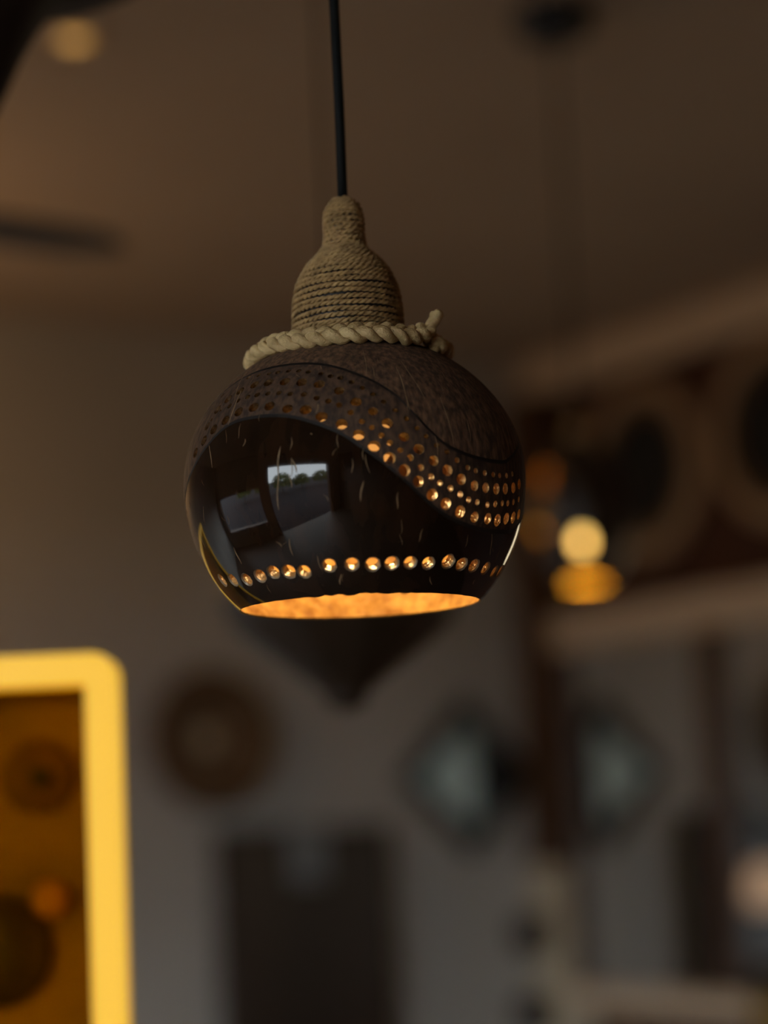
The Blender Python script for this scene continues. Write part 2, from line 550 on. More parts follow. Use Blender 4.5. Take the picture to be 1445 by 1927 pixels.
    for (hp, hl, hr, loop, c, r, bev) in H:
        nc = normal(c)
        cc = scale(c)
        k = len(loop)
        po = [V[outer[idx[i]]].copy() for i in loop]
        pi = [V[inner[idx[i]]].copy() for i in loop]
        rings = [po]
        mm = []
        if bev:
            rings.append([cc + (q - cc) / BF - nc * 0.00045 for q in po])
            mm.append(BEV)
        rings.append(pi)
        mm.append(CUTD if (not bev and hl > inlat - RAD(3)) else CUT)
        for s, (ra, rb) in enumerate(zip(rings, rings[1:])):
            o = len(V)
            for q in ra + rb:
                nn = (cc - q)
                nn = (nn - nc * nn.dot(nc)).normalized()
                if mm[s] == BEV: nn = (nn + nc).normalized()
                V.append(q); N.append(nn)
            for j in range(k):
                l = (j + 1) % k
                F.append((o + j, o + k + j, o + k + l, o + l))
                FM.append(mm[s])
    # bottom rim
    o = len(V)
    for i in bot:
        V.append(V[outer[idx[i]]].copy()); N.append(Vector((0, 0, -1)))
        V.append(V[inner[idx[i]]].copy()); N.append(Vector((0, 0, -1)))
    for i in range(nphi):
        F.append((o + 2 * i, o + 2 * i + 1, o + 2 * i + 3, o + 2 * i + 2))
        FM.append(CUT)
    me = bpy.data.meshes.new(name)
    me.from_pydata([tuple(v) for v in V], [], F)
    for m in mats + [M['innershade'], M['cutshade']]: me.materials.append(m)
    me.polygons.foreach_set('material_index', FM)
    me.polygons.foreach_set('use_smooth', [True] * len(F))
    # make every face look the way its vertices' normals do
    bad = []
    for p in me.polygons:
        s = sum((N[i] for i in p.vertices), Vector())
        if s.dot(p.normal) < 0: bad.append(p.index)
    if bad:
        bm = bmesh.new()
        bm.from_mesh(me)
        bm.faces.ensure_lookup_table()
        bmesh.ops.reverse_faces(bm, faces=[bm.faces[i] for i in bad])
        bm.to_mesh(me)
        bm.free()
    me.update()
    me.normals_split_custom_set_from_vertices([tuple(n) for n in N])
    ob = bpy.data.objects.new(name, me)
    C.objects.link(ob)
    ob.parent = parent
    return ob


# ------------------------------------------------------------------ the coconut lamp
LC = CAM + ray(668, 912) * 0.77            # middle of the shell
hd = Vector((LC.x, LC.y, 0)).normalized()
LROT = math.atan2(-hd.x, hd.y)             # local -Y looks back at the photographer
A, BT, BB = 0.06, 0.0522, 0.0605
LM = Matrix.Translation(LC) @ Matrix.Rotation(LROT, 4, 'Z')
LMI = LM.inverted()


def shell_hit(px, py):
    o = LMI @ CAM
    d = LMI.to_3x3() @ ray(px, py)
    for b, sgn in ((BT, 1), (BB, -1)):
        o2 = Vector((o.x / A, o.y / A, o.z / b))
        d2 = Vector((d.x / A, d.y / A, d.z / b))
        aa, hb, cc = d2.dot(d2), o2.dot(d2), o2.dot(o2) - 1
        disc = hb * hb - aa * cc
        if disc < 0: continue
        t = (-hb - math.sqrt(disc)) / aa
        u = o2 + d2 * t
        if u.z * sgn >= 0: return phlat(u)
    return None


def pl(pts):
    out = []
    for q in pts:
        h = shell_hit(*q)
        if h: out.append(h)
    return out


lamp = thing('coconut_pendant_lamp', (LC.x, LC.y, LC.z + BB * math.sin(RAD(-45.5))),
             'lit carved coconut shell pendant lamp in sharp focus with jute neck and black cord', 'lamp', LROT)
lz = -BB * math.sin(RAD(-45.5))            # shell middle above the base Empty

low_g = pl([(360, 890), (385, 845), (430, 800), (485, 784), (540, 783), (590, 795), (640, 815), (690, 848), (740, 885), (800, 940), (835, 968), (870, 985), (905, 996), (940, 1000), (968, 995)])
up_g = pl([(400, 760), (430, 730), (470, 705), (530, 688), (600, 685), (670, 703), (740, 740), (790, 790), (830, 830), (865, 850), (900, 862), (930, 868), (955, 866)])
glow = lambda x: catmull_periodic(low_g, math.pi, x)
gup = lambda x: catmull_periodic(up_g, math.pi, x)

big_low = [(367.6, 852), (383.6, 829), (402, 808), (424, 791), (449, 775), (477, 766.5), (507, 764), (540.6, 769), (575, 771), (605, 784), (643, 798), (675, 818), (704, 839), (733, 862), (761, 885), (787, 906), (813, 931), (839, 948), (866, 963), (893, 973), (918, 976), (936, 979), (952.6, 976), (965.6, 974), (976, 968)]
big_up = [(390, 802), (409, 771), (429, 751), (452, 736), (479, 724), (505, 720), (536, 718), (567.6, 719.4), (600.6, 723), (638, 735), (670, 756), (702, 774), (729, 796), (760.5, 822), (788, 845), (816, 867), (842, 885), (868, 902), (893, 914), (914, 918), (934, 920), (951, 920), (966, 918), (977, 911)]
small_mid = [(398, 790), (415, 772), (432, 764), (448, 754), (466, 747), (484, 743), (504, 740.6), (525, 739.4), (546.5, 741), (572, 742), (596, 749), (618, 754.7), (638, 762), (660, 776), (681, 793), (700, 804), (718, 819), (734, 833), (753, 847), (772, 861), (792, 880), (811, 897), (828, 909), (848, 919), (866, 930), (882, 940.5), (898, 945), (917, 950), (932, 948.5), (945, 947), (955.5, 947), (966, 945), (976, 940)]
small_top = [(418, 744), (434, 727), (450, 716), (468, 710), (487, 706), (506.5, 703), (523, 700.6), (543, 698), (562, 698), (580.6, 699.4), (604, 703), (622, 707.6), (640.6, 711), (662, 719), (682, 730), (702, 742), (722, 756), (744, 772), (765, 788), (785, 805.6), (802, 821), (822, 838), (841, 850), (860, 866), (880, 880), (895, 886), (912, 890), (928, 893), (940, 895), (953, 895), (964, 892)]
row = [(407, 1101), (418, 1092), (438, 1092), (464, 1091), (489, 1084), (514, 1077), (543, 1076), (572, 1076), (619, 1064), (662, 1062), (701, 1062), (737, 1060), (772, 1059), (806, 1060), (844, 1057), (869, 1062), (892, 1065), (914, 1070), (930, 1076), (941, 1075)]
holes = []
for lst, r, bev in ((big_low, 0.00205, False), (big_up, 0.00190, False), (small_mid, 0.00112, False), (small_top, 0.00100, False), (row, 0.00212, True)):
    hs = pl(lst)
    for back in (0, 1):
        for ph, la in hs:
            p = ph + back * math.pi
            if p > math.pi: p -= 2 * math.pi
            if abs(abs(p) - math.pi) < 0.06: continue
            if any((unit(p, la) - unit(q[0], q[1])).length < (r * (1.22 if bev else 1.05) * (0.85 if bev else 1) + q[2] * (1.22 if q[3] else 1.05) + 0.0001) / A for q in holes):
                rr = r * (0.72 if bev else 0.62)
                if any((unit(p, la) - unit(q[0], q[1])).length < (rr * 1.05 + q[2] * 1.05 + 0.0002) / A for q in holes): continue
                holes.append((p, la, rr, bev))
                continue
            rs = r * random.uniform(0.93, 1.06)
            holes.append((p, la, rs, bev))
gwid = 0.0006 / A
keep = []
for h in holes:                              # no hole may cut a carved line
    ok = True
    for g in (glow, gup):
        if abs(h[1] - g(h[0])) < h[2] / A + gwid: ok = False
    if ok: keep.append(h)
holes = keep


def zone(x, y):
    if y < glow(x): return 0
    return 1 if y < gup(x) else 2


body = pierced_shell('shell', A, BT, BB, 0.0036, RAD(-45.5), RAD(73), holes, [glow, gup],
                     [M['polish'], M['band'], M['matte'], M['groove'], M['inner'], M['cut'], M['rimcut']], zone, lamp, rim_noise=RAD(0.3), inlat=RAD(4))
body.location.z = lz


def spos(ph, la, lift=0.0):
    u = unit(ph, la)
    b = BT if u.z > 0 else BB
    n = Vector((u.x / A, u.y / A, u.z / b)).normalized()
    return Vector((A * u.x, A * u.y, b * u.z)) + n * lift


# pale fibres lying in the husk
parts = []
def sliver(p0, p1, wd, lift=0.00012):
    k = 6
    l, f = [], []
    for i in range(k + 1):
        t = i / k
        ph = p0[0] + (p1[0] - p0[0]) * t + math.sin(t * 5 + p0[0] * 40) * 0.004
        la = p0[1] + (p1[1] - p0[1]) * t
        wv = wd * (math.sin(math.pi * min(0.98, max(0.03, t))) ** 0.6) / A / max(0.3, math.cos(la))
        l.append(spos(ph - wv / 2, la, 0.00002)); l.append(spos(ph, la, lift)); l.append(spos(ph + wv / 2, la, 0.00002))
        if i:
            o = 3 * (i - 1)
            f += [(o, o + 1, o + 4, o + 3), (o + 1, o + 2, o + 5, o + 4)]
    parts.append((l, f))


for a, b, wd in [((527, 840), (523, 900), 0.0006), ((523, 895), (524, 960), 0.0005), ((549, 862), (559, 890), 0.0006), ((394, 838), (400, 880), 0.0005),
                 ((543, 1012), (551, 1046), 0.0004), ((440, 1030), (454, 1061), 0.0004), ((683, 905), (678, 944), 0.0006), ((749, 926), (747, 958), 0.0005),
                 ((796, 995), (787, 1020), 0.0005), ((744, 690), (772, 772), 0.00045), ((755, 680), (798, 750), 0.0004), ((829, 748), (853, 836), 0.0005),
                 ((455, 735), (430, 800), 0.0006), ((684, 660), (690, 705), 0.0004), ((600, 760), (594, 778), 0.0006), ((808, 1085), (812, 1100), 0.0004),
                 ((641, 1080), (640, 1100), 0.0006), ((462, 826), (458, 840), 0.0004), ((586, 815), (586, 818), 0.0004), ((880, 790), (885, 830), 0.0004),
                 ((925, 1005), (922, 1045), 0.0005), ((465, 700), (440, 760), 0.0004), ((700, 690), (706, 712), 0.0003), ((818, 820), (826, 870), 0.0004)]:
    ha, hb = shell_hit(*a), shell_hit(*b)
    if ha and hb: sliver(ha, hb, wd)
for k in range(170):
    ph = random.uniform(-math.pi, math.pi)
    la = random.uniform(RAD(-42), RAD(50))
    ln = random.uniform(0.02, 0.11)
    p1 = (ph + random.uniform(-0.03, 0.03), la - ln)
    if p1[1] < RAD(-44): continue
    if any((unit(ph, la - ln * s) - unit(h[0], h[1])).length < (h[2] * 1.35) / A + 0.006 for h in holes for s in (0, 0.25, 0.5, 0.75, 1)): continue
    sliver((ph, la), p1, random.uniform(0.00015, 0.0003), 0.00006)
v, f = merge(parts)
fib = tag(obj('husk_fibres', v, f, M['fibre'], lamp, True), 'pale thin fibres running down the shell', kind='stuff')
fib.location.z = lz

# jute bound neck: a core and one long two-ply yarn wound round it
prof = [(0.0203, 0.0475), (0.0203, 0.0535), (0.0202, 0.058), (0.0198, 0.0656), (0.0187, 0.0712), (0.0166, 0.0758), (0.0142, 0.0795), (0.0104, 0.0830), (0.0082, 0.0860),
        (0.0077, 0.0895), (0.0077, 0.0950), (0.0074, 0.0985), (0.0063, 0.1010), (0.0042, 0.1030), (0.0026, 0.1038)]
YR = 0.00098
cl = [0.0]
for i in range(1, len(prof)):
    cl.append(cl[-1] + math.hypot(prof[i][0] - prof[i - 1][0], prof[i][1] - prof[i - 1][1]))


def pat(s):
    for i in range(1, len(cl)):
        if s <= cl[i] or i == len(cl) - 1:
            t = (s - cl[i - 1]) / (cl[i] - cl[i - 1])
            return (prof[i - 1][0] + (prof[i][0] - prof[i - 1][0]) * t, prof[i - 1][1] + (prof[i][1] - prof[i - 1][1]) * t)


v, f = lathe([(max(0.0008, r - 2 * YR + 0.0004), z - 0.0004) for r, z in prof], 40)
neck = obj('neck_core', v, f, M['socket'], lamp, True)
neck.location.z = lz
s, ang, tw = 0.0, 0.0, 0.0
centre = []
gaps = {}
while s < cl[-1]:
    r, z = pat(s)
    turn = int(ang / (2 * math.pi))
    if turn not in gaps: gaps[turn] = random.choice([0.00178, 0.00186, 0.00192, 0.0021, 0.0024]) if turn < 16 else random.uniform(0.00175, 0.0019)
    dl = 0.00072
    da = dl / max(r - YR, 0.0015)
    wob = 0.00018 * math.sin(ang * 3.1 + turn)
    nr = r - YR
    centre.append((Vector((nr * math.sin(ang), -nr * math.cos(ang), z + wob)), Vector((math.sin(ang), -math.cos(ang), 0)), tw))
    ang += da
    tw += dl / 0.0046 * 2 * math.pi
    s += gaps[turn] * da / (2 * math.pi)
ply = []
for ph in (0, math.pi):
    path = [c + (n * math.cos(t + ph) + Vector((0, 0, 1)) * math.sin(t + ph)) * 0.00046 for c, n, t in centre]
    ply.append(tube(path, 0.00058, 6))
v, f = merge(ply)
yarn = obj('jute_wrap', v, f, M['jute'], lamp, True)
yarn.location.z = lz

# thick laid rope lying round the shoulder, its cut end sticking up on the right
RR, RZ = 0.0333, 0.0466
nt_, tot = 420, 10.5
start = RAD(60)
def rope_c(t):
    a = start + t * (2 * math.pi - RAD(2))
    # the two ends cross over each other on the right
    e = max(0, (t - 0.93) / 0.07)
    z = RZ + 0.0004 * math.sin(a * 5) + 0.0038 * e ** 1.5
    r = RR - 0.0010 * e + 0.0004 * math.sin(a * 3 + 1)
    return Vector((r * math.sin(a), -r * math.cos(a), z)), a
strands = []
nb = 12.5                                   # crossings of the three-strand plait round the ring
for k in range(3):
    path, rads = [], []
    for i in range(nt_ + 1):
        t = i / nt_
        c, a = rope_c(t)
        out = Vector((0.60 * math.sin(a), -0.60 * math.cos(a), 0.80))
        down = Vector((0.80 * math.sin(a), -0.80 * math.cos(a), -0.60))
        th = 2 * math.pi * (nb * t + k / 3)
        path.append(c + down * math.sin(th) * 0.0025 + out * math.sin(2 * th) * 0.00115)
        rads.append(0.00200 + 0.0002 * math.sin(th * 2 + k))
    strands.append(tube(path, rads, 9))
# frayed end
c0, a0 = rope_c(1.0)
tg = Vector((math.cos(a0), math.sin(a0), 0))
for k in range(3):
    path = []
    for i in range(14):
        t = i / 13
        c = c0 + tg * 0.002 * t - Vector((0, 0, 0.001)) * (1 - t) + (Vector((0.30, 0.0, 0.95)) * 0.0078 + tg * 0.002) * t
        th = 2 * math.pi * (0.5 * t + k / 3)
        path.append(c + (Vector((math.cos(th), math.sin(th), 0))) * 0.0010)
    strands.append(tube(path, [0.0015] * 11 + [0.0016, 0.0017, 0.0013], 7))
v, f = merge(strands)
collar = obj('rope_collar', v, f, M['rope'], lamp, True)
collar.location.z = lz

# cord, socket, bulb
top_z = CEIL - LC.z
v, f = tube([Vector((0.0, 0, 0.100)), Vector((0.0002, 0, 0.14)), Vector((-0.0001, 0, 0.19)), Vector((0, 0, 0.35)), Vector((0, 0, top_z - 0.02))], 0.00180, 12)
o = obj('cord', v, f, M['cordblack'], lamp, True); o.location.z = lz
v, f = lathe([(0.045, top_z), (0.045, top_z - 0.012), (0.035, top_z - 0.022), (0.006, top_z - 0.026)], 32)
o = obj('ceiling_rose', v, f, M['black'], lamp, True); o.location.z = lz
v, f = lathe([(0.016, 0.0500), (0.0215, 0.046), (0.0215, 0.036), (0.0165, 0.0315)], 28)
o = obj('socket', v, f, M['socket'], lamp, True); o.location.z = lz
bp = [(0.0135, 0.0335)] + [(0.0152 * math.cos(RAD(q)), 0.0182 + 0.0152 * math.sin(RAD(q))) for q in range(55, -91, -8)]
v, f = lathe(bp, 32)
o = obj('bulb', v, f, M['bulb'], lamp, True); o.location.z = lz
ld = bpy.data.lights.new('coconut_bulb_light', 'SPOT')
ld.spot_size = RAD(172)
ld.spot_blend = 0.35
ld.color = (1.0, 0.56, 0.20)
ld.energy = 0.45
ld.shadow_soft_size = 0.003
lo = bpy.data.objects.new('coconut_bulb_light', ld)
C.objects.link(lo)
lo.parent = lamp
lo.location = (0, 0, lz + 0.0025)

# ------------------------------------------------------------------ gourd lamp further back on the right
rose = at(1040, 22, 2, CEIL)
rim = ray(1097, 1099)
gd = math.hypot(rose.x, rose.y)
tz = rim.z / math.hypot(rim.x, rim.y) * gd + CAM.z       # height of its lower rim
GA, GB = 0.060, 0.092
glat = -math.acos(0.024 / GA)
gourd_rot = math.atan2(-rose.x, rose.y)
gl_ = thing('gourd_pendant_lamp', (rose.x, rose.y, tz), 'small dark gourd pendant lamp glowing yellow behind the coconut lamp on the right', 'lamp', gourd_rot)
gz = -GB * math.sin(glat)
def ghole(dx, dz, r):
    z = (dz - gz) / GB
    return (math.asin(max(-1, min(1, dx / (GA * math.sqrt(1 - z * z))))), math.asin(z), r, False)
gh = [ghole(-0.002, 0.044, 0.0080), ghole(-0.043, 0.126, 0.0115), ghole(-0.052, 0.062, 0.0062)]
gh += [(p + q, RAD(22), 0.006, False) for q in (1.8, 2.6, -2.2) for p in (0,)]
gb = pierced_shell('gourd_body', GA, GB, GB, 0.004, glat, RAD(80), gh, [], [M['gourd'], M['groove'], M['inner'], M['cut'], M['rimcut']], lambda x, y: 0, gl_)
gb.location.z = gz
v, f = lathe([(0.012, gz + GB * 0.97), (0.014, gz + GB + 0.002), (0.010, gz + GB + 0.02), (0.004, gz + GB + 0.03)], 24)
obj('neck', v, f, M['jute'], gl_, True)
v, f = tube([Vector((0, 0, gz + GB + 0.02)), Vector((0, 0, 0.6)), Vector((0, 0, CEIL - tz - 0.02))], 0.0025, 8)
obj('cord', v, f, M['cordblack'], gl_, True)
h_ = CEIL - tz
v, f = lathe([(0.052, h_), (0.052, h_ - 0.018), (0.040, h_ - 0.034), (0.006, h_ - 0.04)], 32)
obj('ceiling_rose', v, f, M['black'], gl_, True)
v, f = lathe([(0.014, gz + GB * 0.985), (0.015, 0.10), (0.013, 0.068)], 20)
obj('socket', v, f, M['socket'], gl_, True)
bz = 0.048
v, f = lathe([(0.012, bz + 0.020)] + [(0.018 * math.cos(RAD(q)), bz + 0.018 * math.sin(RAD(q))) for q in range(50, -91, -10)], 24)
obj('bulb', v, f, M['hotbulb'], gl_, True)

gd_ = bpy.data.lights.new('gourd_bulb_light', 'POINT')
gd_.color = (1.0, 0.62, 0.07)
gd_.energy = 0.72
gd_.shadow_soft_size = 0.004
go = bpy.data.objects.new('gourd_bulb_light', gd_)
C.objects.link(go)
go.parent = gl_
go.location = (0, 0, 0.022)

# ------------------------------------------------------------------ spindle lantern right behind the coconut
tip = CAM + ray(652, 1338) * 1.40
lt = thing('teardrop_lantern', tuple(tip), 'dark bronze lantern with pointed conical bottom, half hidden behind the coconut lamp', 'lantern')
v, f = lathe([(0.003, 0.0), (0.010, 0.002), (0.015, 0.007), (0.014, 0.013)], 20)
obj('finial', v, f, M['bronze'], lt, True)
v, f = lathe([(0.012, 0.009), (0.034, 0.026), (0.058, 0.044), (0.074, 0.058), (0.077, 0.068)], 10)
obj('lower_cone', v, f, M['bronze'], lt)
v, f = lathe([(0.077, 0.067), (0.079, 0.075), (0.075, 0.083)], 20)
obj('band', v, f, M['black'], lt, True)
v, f = lathe([(0.074, 0.082), (0.068, 0.115), (0.048, 0.155), (0.024, 0.178), (0.010, 0.190)], 10)
obj('upper_cone', v, f, M['bronze'], lt)
v, f = tube([Vector((0, 0, 0.185)), Vector((0, 0, 0.5)), Vector((0, 0, CEIL - tip.z - 0.01))], 0.0015, 6)
obj('cord', v, f, M['cordblack'], lt, True)
h_ = CEIL - tip.z
v, f = lathe([(0.035, h_), (0.035, h_ - 0.012), (0.02, h_ - 0.02)], 24)
obj('ceiling_rose', v, f, M['black'], lt, True)

# ------------------------------------------------------------------ dark flared lamp at the top left
q = CAM + ray(-76, 162) * 1.05
tl = thing('flared_pendant_lamp', tuple(q), 'dark flared wooden pendant lamp cut off by the top left corner', 'lamp')
v, f = lathe([(0.006, -0.022), (0.016, -0.015), (0.0225, -0.001), (0.029, 0.014), (0.036, 0.027), (0.046, 0.041), (0.060, 0.049), (0.085, 0.061), (0.10, 0.066), (0.10, 0.070), (0.06, 0.080), (0.02, 0.10), (0.008, 0.115)], 36)
obj('shade', v, f, M['ebony'], tl, True)
v, f = lathe([(0.004, -0.034), (0.009, -0.028), (0.009, -0.018)], 20)
obj('knob', v, f, M['darkwood'], tl, True)
v, f = tube([Vector((0, 0, 0.11)), Vector((0, 0, 0.3)), Vector((0, 0, CEIL - q.z - 0.01))], 0.002, 8)
obj('cord', v, f, M['cordblack'], tl, True)

# small ceiling downlight
dl = at(140, 66, 2, CEIL)
d = thing('ceiling_downlight', (dl.x, dl.y, CEIL), 'small warm downlight on the ceiling at the top left', 'light')
v, f = ring_lathe([(0.018, 0), (0.026, 0), (0.026, -0.004), (0.020, -0.007), (0.018, -0.004)], 24)
obj('rim', v, f, M['trim'], d, True)
v, f = lathe([(0.018, -0.001), (0.016, -0.007), (0.009, -0.012), (0.002, -0.014)], 24)
obj('lens', v, f, M['downled'], d, True)

# ------------------------------------------------------------------ ceiling fan, only one blade tip reaches the frame
FZ = 2.24
b_tip = at(222, 463, 2, FZ)
b_in = at(0, 428, 2, FZ)
bdir = (b_in - b_tip).normalized()
hub = b_tip + bdir * 0.66
fan = thing('ceiling_fan', (hub.x, hub.y, FZ), 'dark ceiling fan, one blade tip entering from the left edge', 'fan', math.atan2(-bdir.y, -bdir.x))
def blade(k):
    a = k * 2 * math.pi / 3
    v, f = [], []
    n = 14
    for z in (0.0, -0.006):
        for i in range(n):
            t = i / (n - 1)
            x = 0.12 + 0.54 * t
            wd = 0.045 + 0.02 * min(1, t * 3)
            if t > 0.85: wd *= math.sqrt(max(0.02, 1 - ((t - 0.85) / 0.15) ** 2)) * 0.9 + 0.1
            for sg in (-1, 1):
                v.append((x, sg * wd, z + sg * wd * 0.12))
    for i in range(n - 1):
        o = 2 * i
        f.append((o, o + 2, o + 3, o + 1))
        o2 = 2 * n + o
        f.append((o2, o2 + 1, o2 + 3, o2 + 2))
        f.append((o, o2, o2 + 2, o + 2))
        f.append((o + 1, o + 3, o2 + 3, o2 + 1))
    f.append((0, 1, 2 * n + 1, 2 * n))
    f.append((2 * n - 2, 4 * n - 2, 4 * n - 1, 2 * n - 1))
    ob = obj('blade', v, f, M['fan'], fan)
    ob.rotation_euler = (0, 0, a)
    br = boxes('bracket', [(0.05, 0.17, -0.015, 0.015, 0.0, 0.008)], M['black'], ob, bevel=0.002)
for k in range(3): blade(k)
v, f = lathe([(0.03, -0.05), (0.085, -0.045), (0.095, -0.02), (0.095, 0.03), (0.06, 0.055), (0.014, 0.06), (0.014, CEIL - FZ - 0.04), (0.05, CEIL - FZ - 0.03), (0.06, CEIL - FZ)], 32)
obj('motor', v, f, M['black'], fan, True)

# unseen paper globe added at the left to warm the ceiling and back wall
gp = thing('added_globe_lamp', (0.72, 3.28, 2.22), 'round warm paper globe pendant, added out of view at the left to warm ceiling and wall', 'lamp')
v, f = lathe([(0.02, 0.0)] + [(0.13 * math.cos(RAD(q)) * (1.0 if k % 2 else 0.985), 0.128 + 0.13 * math.sin(RAD(q))) for k, q in enumerate(range(-76, 77, 8))] + [(0.02, 0.257)], 36)
obj('paper_globe', v, f, M['globe'], gp, True)
v, f = lathe([(0.022, 0.252), (0.022, 0.262), (0.004, 0.272), (0.0025, CEIL - 2.22 - 0.02)], 16)
obj('cord', v, f, M['cordblack'], gp, True)
v, f = lathe([(0.045, CEIL - 2.22), (0.045, CEIL - 2.235), (0.02, CEIL - 2.245)], 24)
obj('ceiling_rose', v, f, M['black'], gp, True)

# ------------------------------------------------------------------ glowing yellow shadow box on the left
YD = 1.04
corner = CAM + ray(214, 1226) * (YD / ray(214, 1226).dot(_f))
hx = _r0.copy()
fw = Vector((math.sin(HEAD), math.cos(HEAD), 0))
yrot = math.atan2(hx.y, hx.x) + RAD(1.0)
ztop = corner.z
yb = thing('light_box', (corner.x, corner.y, 0), 'tall glowing yellow framed shadow box with amber glass at the lower left', 'light box', yrot)
Wd, BW, DP = 0.26, 0.0143, 0.03            # width, bar width, depth; local x runs left from the corner
z0 = 0.10
# frame: rounded outer outline, square inner opening
def rrect(x0, x1, za, zb, r, n=7):
    pts = []
    for cx, cz, a0 in ((x1 - r, zb - r, 0), (x0 + r, zb - r, 90), (x0 + r, za + r, 180), (x1 - r, za + r, 270)):
        for i in range(n):
            a = RAD(a0 + 90 * i / (n - 1))
            pts.append((cx + r * math.cos(a), cz + r * math.sin(a)))
    return pts
outp = rrect(-Wd, 0, z0, ztop, 0.0105)
inp = rrect(-Wd + BW, -BW, z0 + BW, ztop - BW, 0.0008)
n = len(outp)
v = [(x, 0, z) for x, z in outp] + [(x, 0, z) for x, z in inp] + [(x, DP, z) for x, z in outp] + [(x, DP, z) for x, z in inp]
f = []
for i in range(n):
    j = (i + 1) % n
    f += [(i, j, n + j, n + i), (2 * n + j, 2 * n + i, 3 * n + i, 3 * n + j), (j, i, 2 * n + i, 2 * n + j), (n + i, n + j, 3 * n + j, 3 * n + i)]
obj('frame', v, f, M['yellow'], yb)
boxes('pane', [(-Wd + BW, -BW, 0.010, 0.013, z0 + BW, ztop - BW)], M['amber'], yb)
boxes('back_board', [(-Wd + 0.004, -0.004, DP + 0.03, DP + 0.04, z0 + 0.004, ztop - 0.004)], M['boardback'], yb)
boxes('side_wall', [(-0.012, -0.004, DP, DP + 0.03, z0 + 0.004, ztop - 0.012)], M['boardback'], yb)
boxes('side_wall', [(-Wd + 0.004, -Wd + 0.012, DP, DP + 0.03, z0 + 0.004, ztop - 0.012)], M['boardback'], yb)
boxes('top_wall', [(-Wd + 0.012, -0.012, DP, DP + 0.03, ztop - 0.012, ztop - 0.004)], M['boardback'], yb)
ybM = Matrix.Translation((corner.x, corner.y, 0)) @ Matrix.Rotation(yrot, 4, 'Z')
ybI = ybM.inverted()
def onboard(px, py, yl):
    o = ybI @ CAM
    dd = ybI.to_3x3() @ ray(px, py)
    return o + dd * ((yl - o.y) / dd.y)
def disc(name, px, py, yl, prof, material, parent, base=(0, 0, 0)):
    c = onboard(px, py, yl)
    v, f = lathe(prof, 40)
    v = [(c.x + x, yl - z, c.z + y) for x, y, z in v]
    return obj(name, v, f, material, parent, True)
yl = DP + 0.03
dk = disc('turned_disc', 75, 1462, yl, [(0.0185, 0), (0.0185, 0.004), (0.016, 0.007), (0.010, 0.0055), (0.006, 0.008), (0.003, 0.0085)], M['discwood'], yb)
disc('hub', 77, 1462, yl - 0.008, [(0.0048, 0), (0.0044, 0.003), (0.002, 0.004)], M['black'], dk)
disc('knob', 97, 1692, yl, [(0.0075, 0), (0.0095, 0.006), (0.008, 0.012), (0.003, 0.014)], M['pinkspot'], yb)  # pinkish spot of reflected light, modelled as a small knob
disc('dark_medallion', -5, 1790, yl, [(0.028, 0), (0.028, 0.005), (0.022, 0.009), (0.004, 0.010)], M['vase'], yb)
for x in (-Wd + 0.03, -0.03):
    boxes('leg', [(x - 0.012, x + 0.012, 0.008, 0.032, 0.0, z0 + 0.004)], M['black'], yb, bevel=0.002)
    boxes('foot', [(x - 0.015, x + 0.015, -0.12, 0.16, 0.0, 0.02)], M['black'], yb, bevel=0.003)

# ------------------------------------------------------------------ on the back wall
def wall_thing(name, px, py, label, cat, group=None):
    p = at(px, py, 1, BACK)
    return thing(name, (p.x, BACK, p.z), label, cat, 0, group)

# round woven basket tray: coil upon coil with a pale centre
bk = wall_thing('woven_wall_basket', 385, 1392, 'round dark brown woven basket with pale centre hanging on the back wall', 'basket')
def facing(vf):
    v, f = vf
    return [(x, -z, y) for x, y, z in v], f
coils = []
for k in range(8):
    r = 0.031 + k * 0.0143
    pr = [(r + 0.0078 * math.cos(RAD(q)), 0.012 + k * 0.0035 + 0.0078 * math.sin(RAD(q))) for q in range(0, 360, 45)]
    v, f = facing(ring_lathe(pr, 40))
    obj('coil', v, f, M['wicker'], bk, True)
v, f = facing(lathe([(0.028, 0.0), (0.028, 0.012), (0.02, 0.018), (0.004, 0.02)], 32))
obj('centre', v, f, M['cream'], bk, True)

# diamond mirror: window reflection painted as a pale and a dark half
dm = wall_thing('diamond_wall_ornament', 873, 1462, 'diamond shaped black framed glass on the back wall, window reflection painted as pale left half', 'wall ornament')
def diamond(rx, rz, y0, y1, rx2, rz2):
    o_ = [(rx, 0), (0, rz), (-rx, 0), (0, -rz)]
    i_ = [(rx2, 0), (0, rz2), (-rx2, 0), (0, -rz2)]
    v = [(x, y0, z) for x, z in o_] + [(x, y1, z) for x, z in o_] + [(x, y1 + 0.006, z) for x, z in i_] + [(x, y0, z) for x, z in i_]
    f = []
    for i in range(4):
        j = (i + 1) % 4
        f += [(i, j, 4 + j, 4 + i), (4 + i, 4 + j, 8 + j, 8 + i), (8 + i, 8 + j, 12 + j, 12 + i), (12 + i, 12 + j, j, i)]
    return v, f
v, f = diamond(0.166, 0.166, 0.0, -0.022, 0.120, 0.120)
obj('frame', v, f, M['blackframe'], dm)
def prism(pts, y0, y1):
    n = len(pts)
    v = [(x, y0, z) for x, z in pts] + [(x, y1, z) for x, z in pts]
    return v, [tuple(range(n)), tuple(range(2 * n - 1, n - 1, -1))] + [(k, n + k, n + (k + 1) % n, (k + 1) % n) for k in range(n)]
v, f = prism([(-0.122, 0), (0.022, -0.100), (0.022, 0.100)], -0.010, -0.002)
obj('pale_reflection', v, f, M['palereflect'], dm)['label'] = 'pale left half of the glass, window reflection painted grey green'
v, f = prism([(0.022, -0.100), (0.122, 0), (0.022, 0.100)], -0.008, -0.002)
obj('dark_reflection', v, f, M['mirrordark'], dm)['label'] = 'dark right half of the glass, dark reflection painted in'

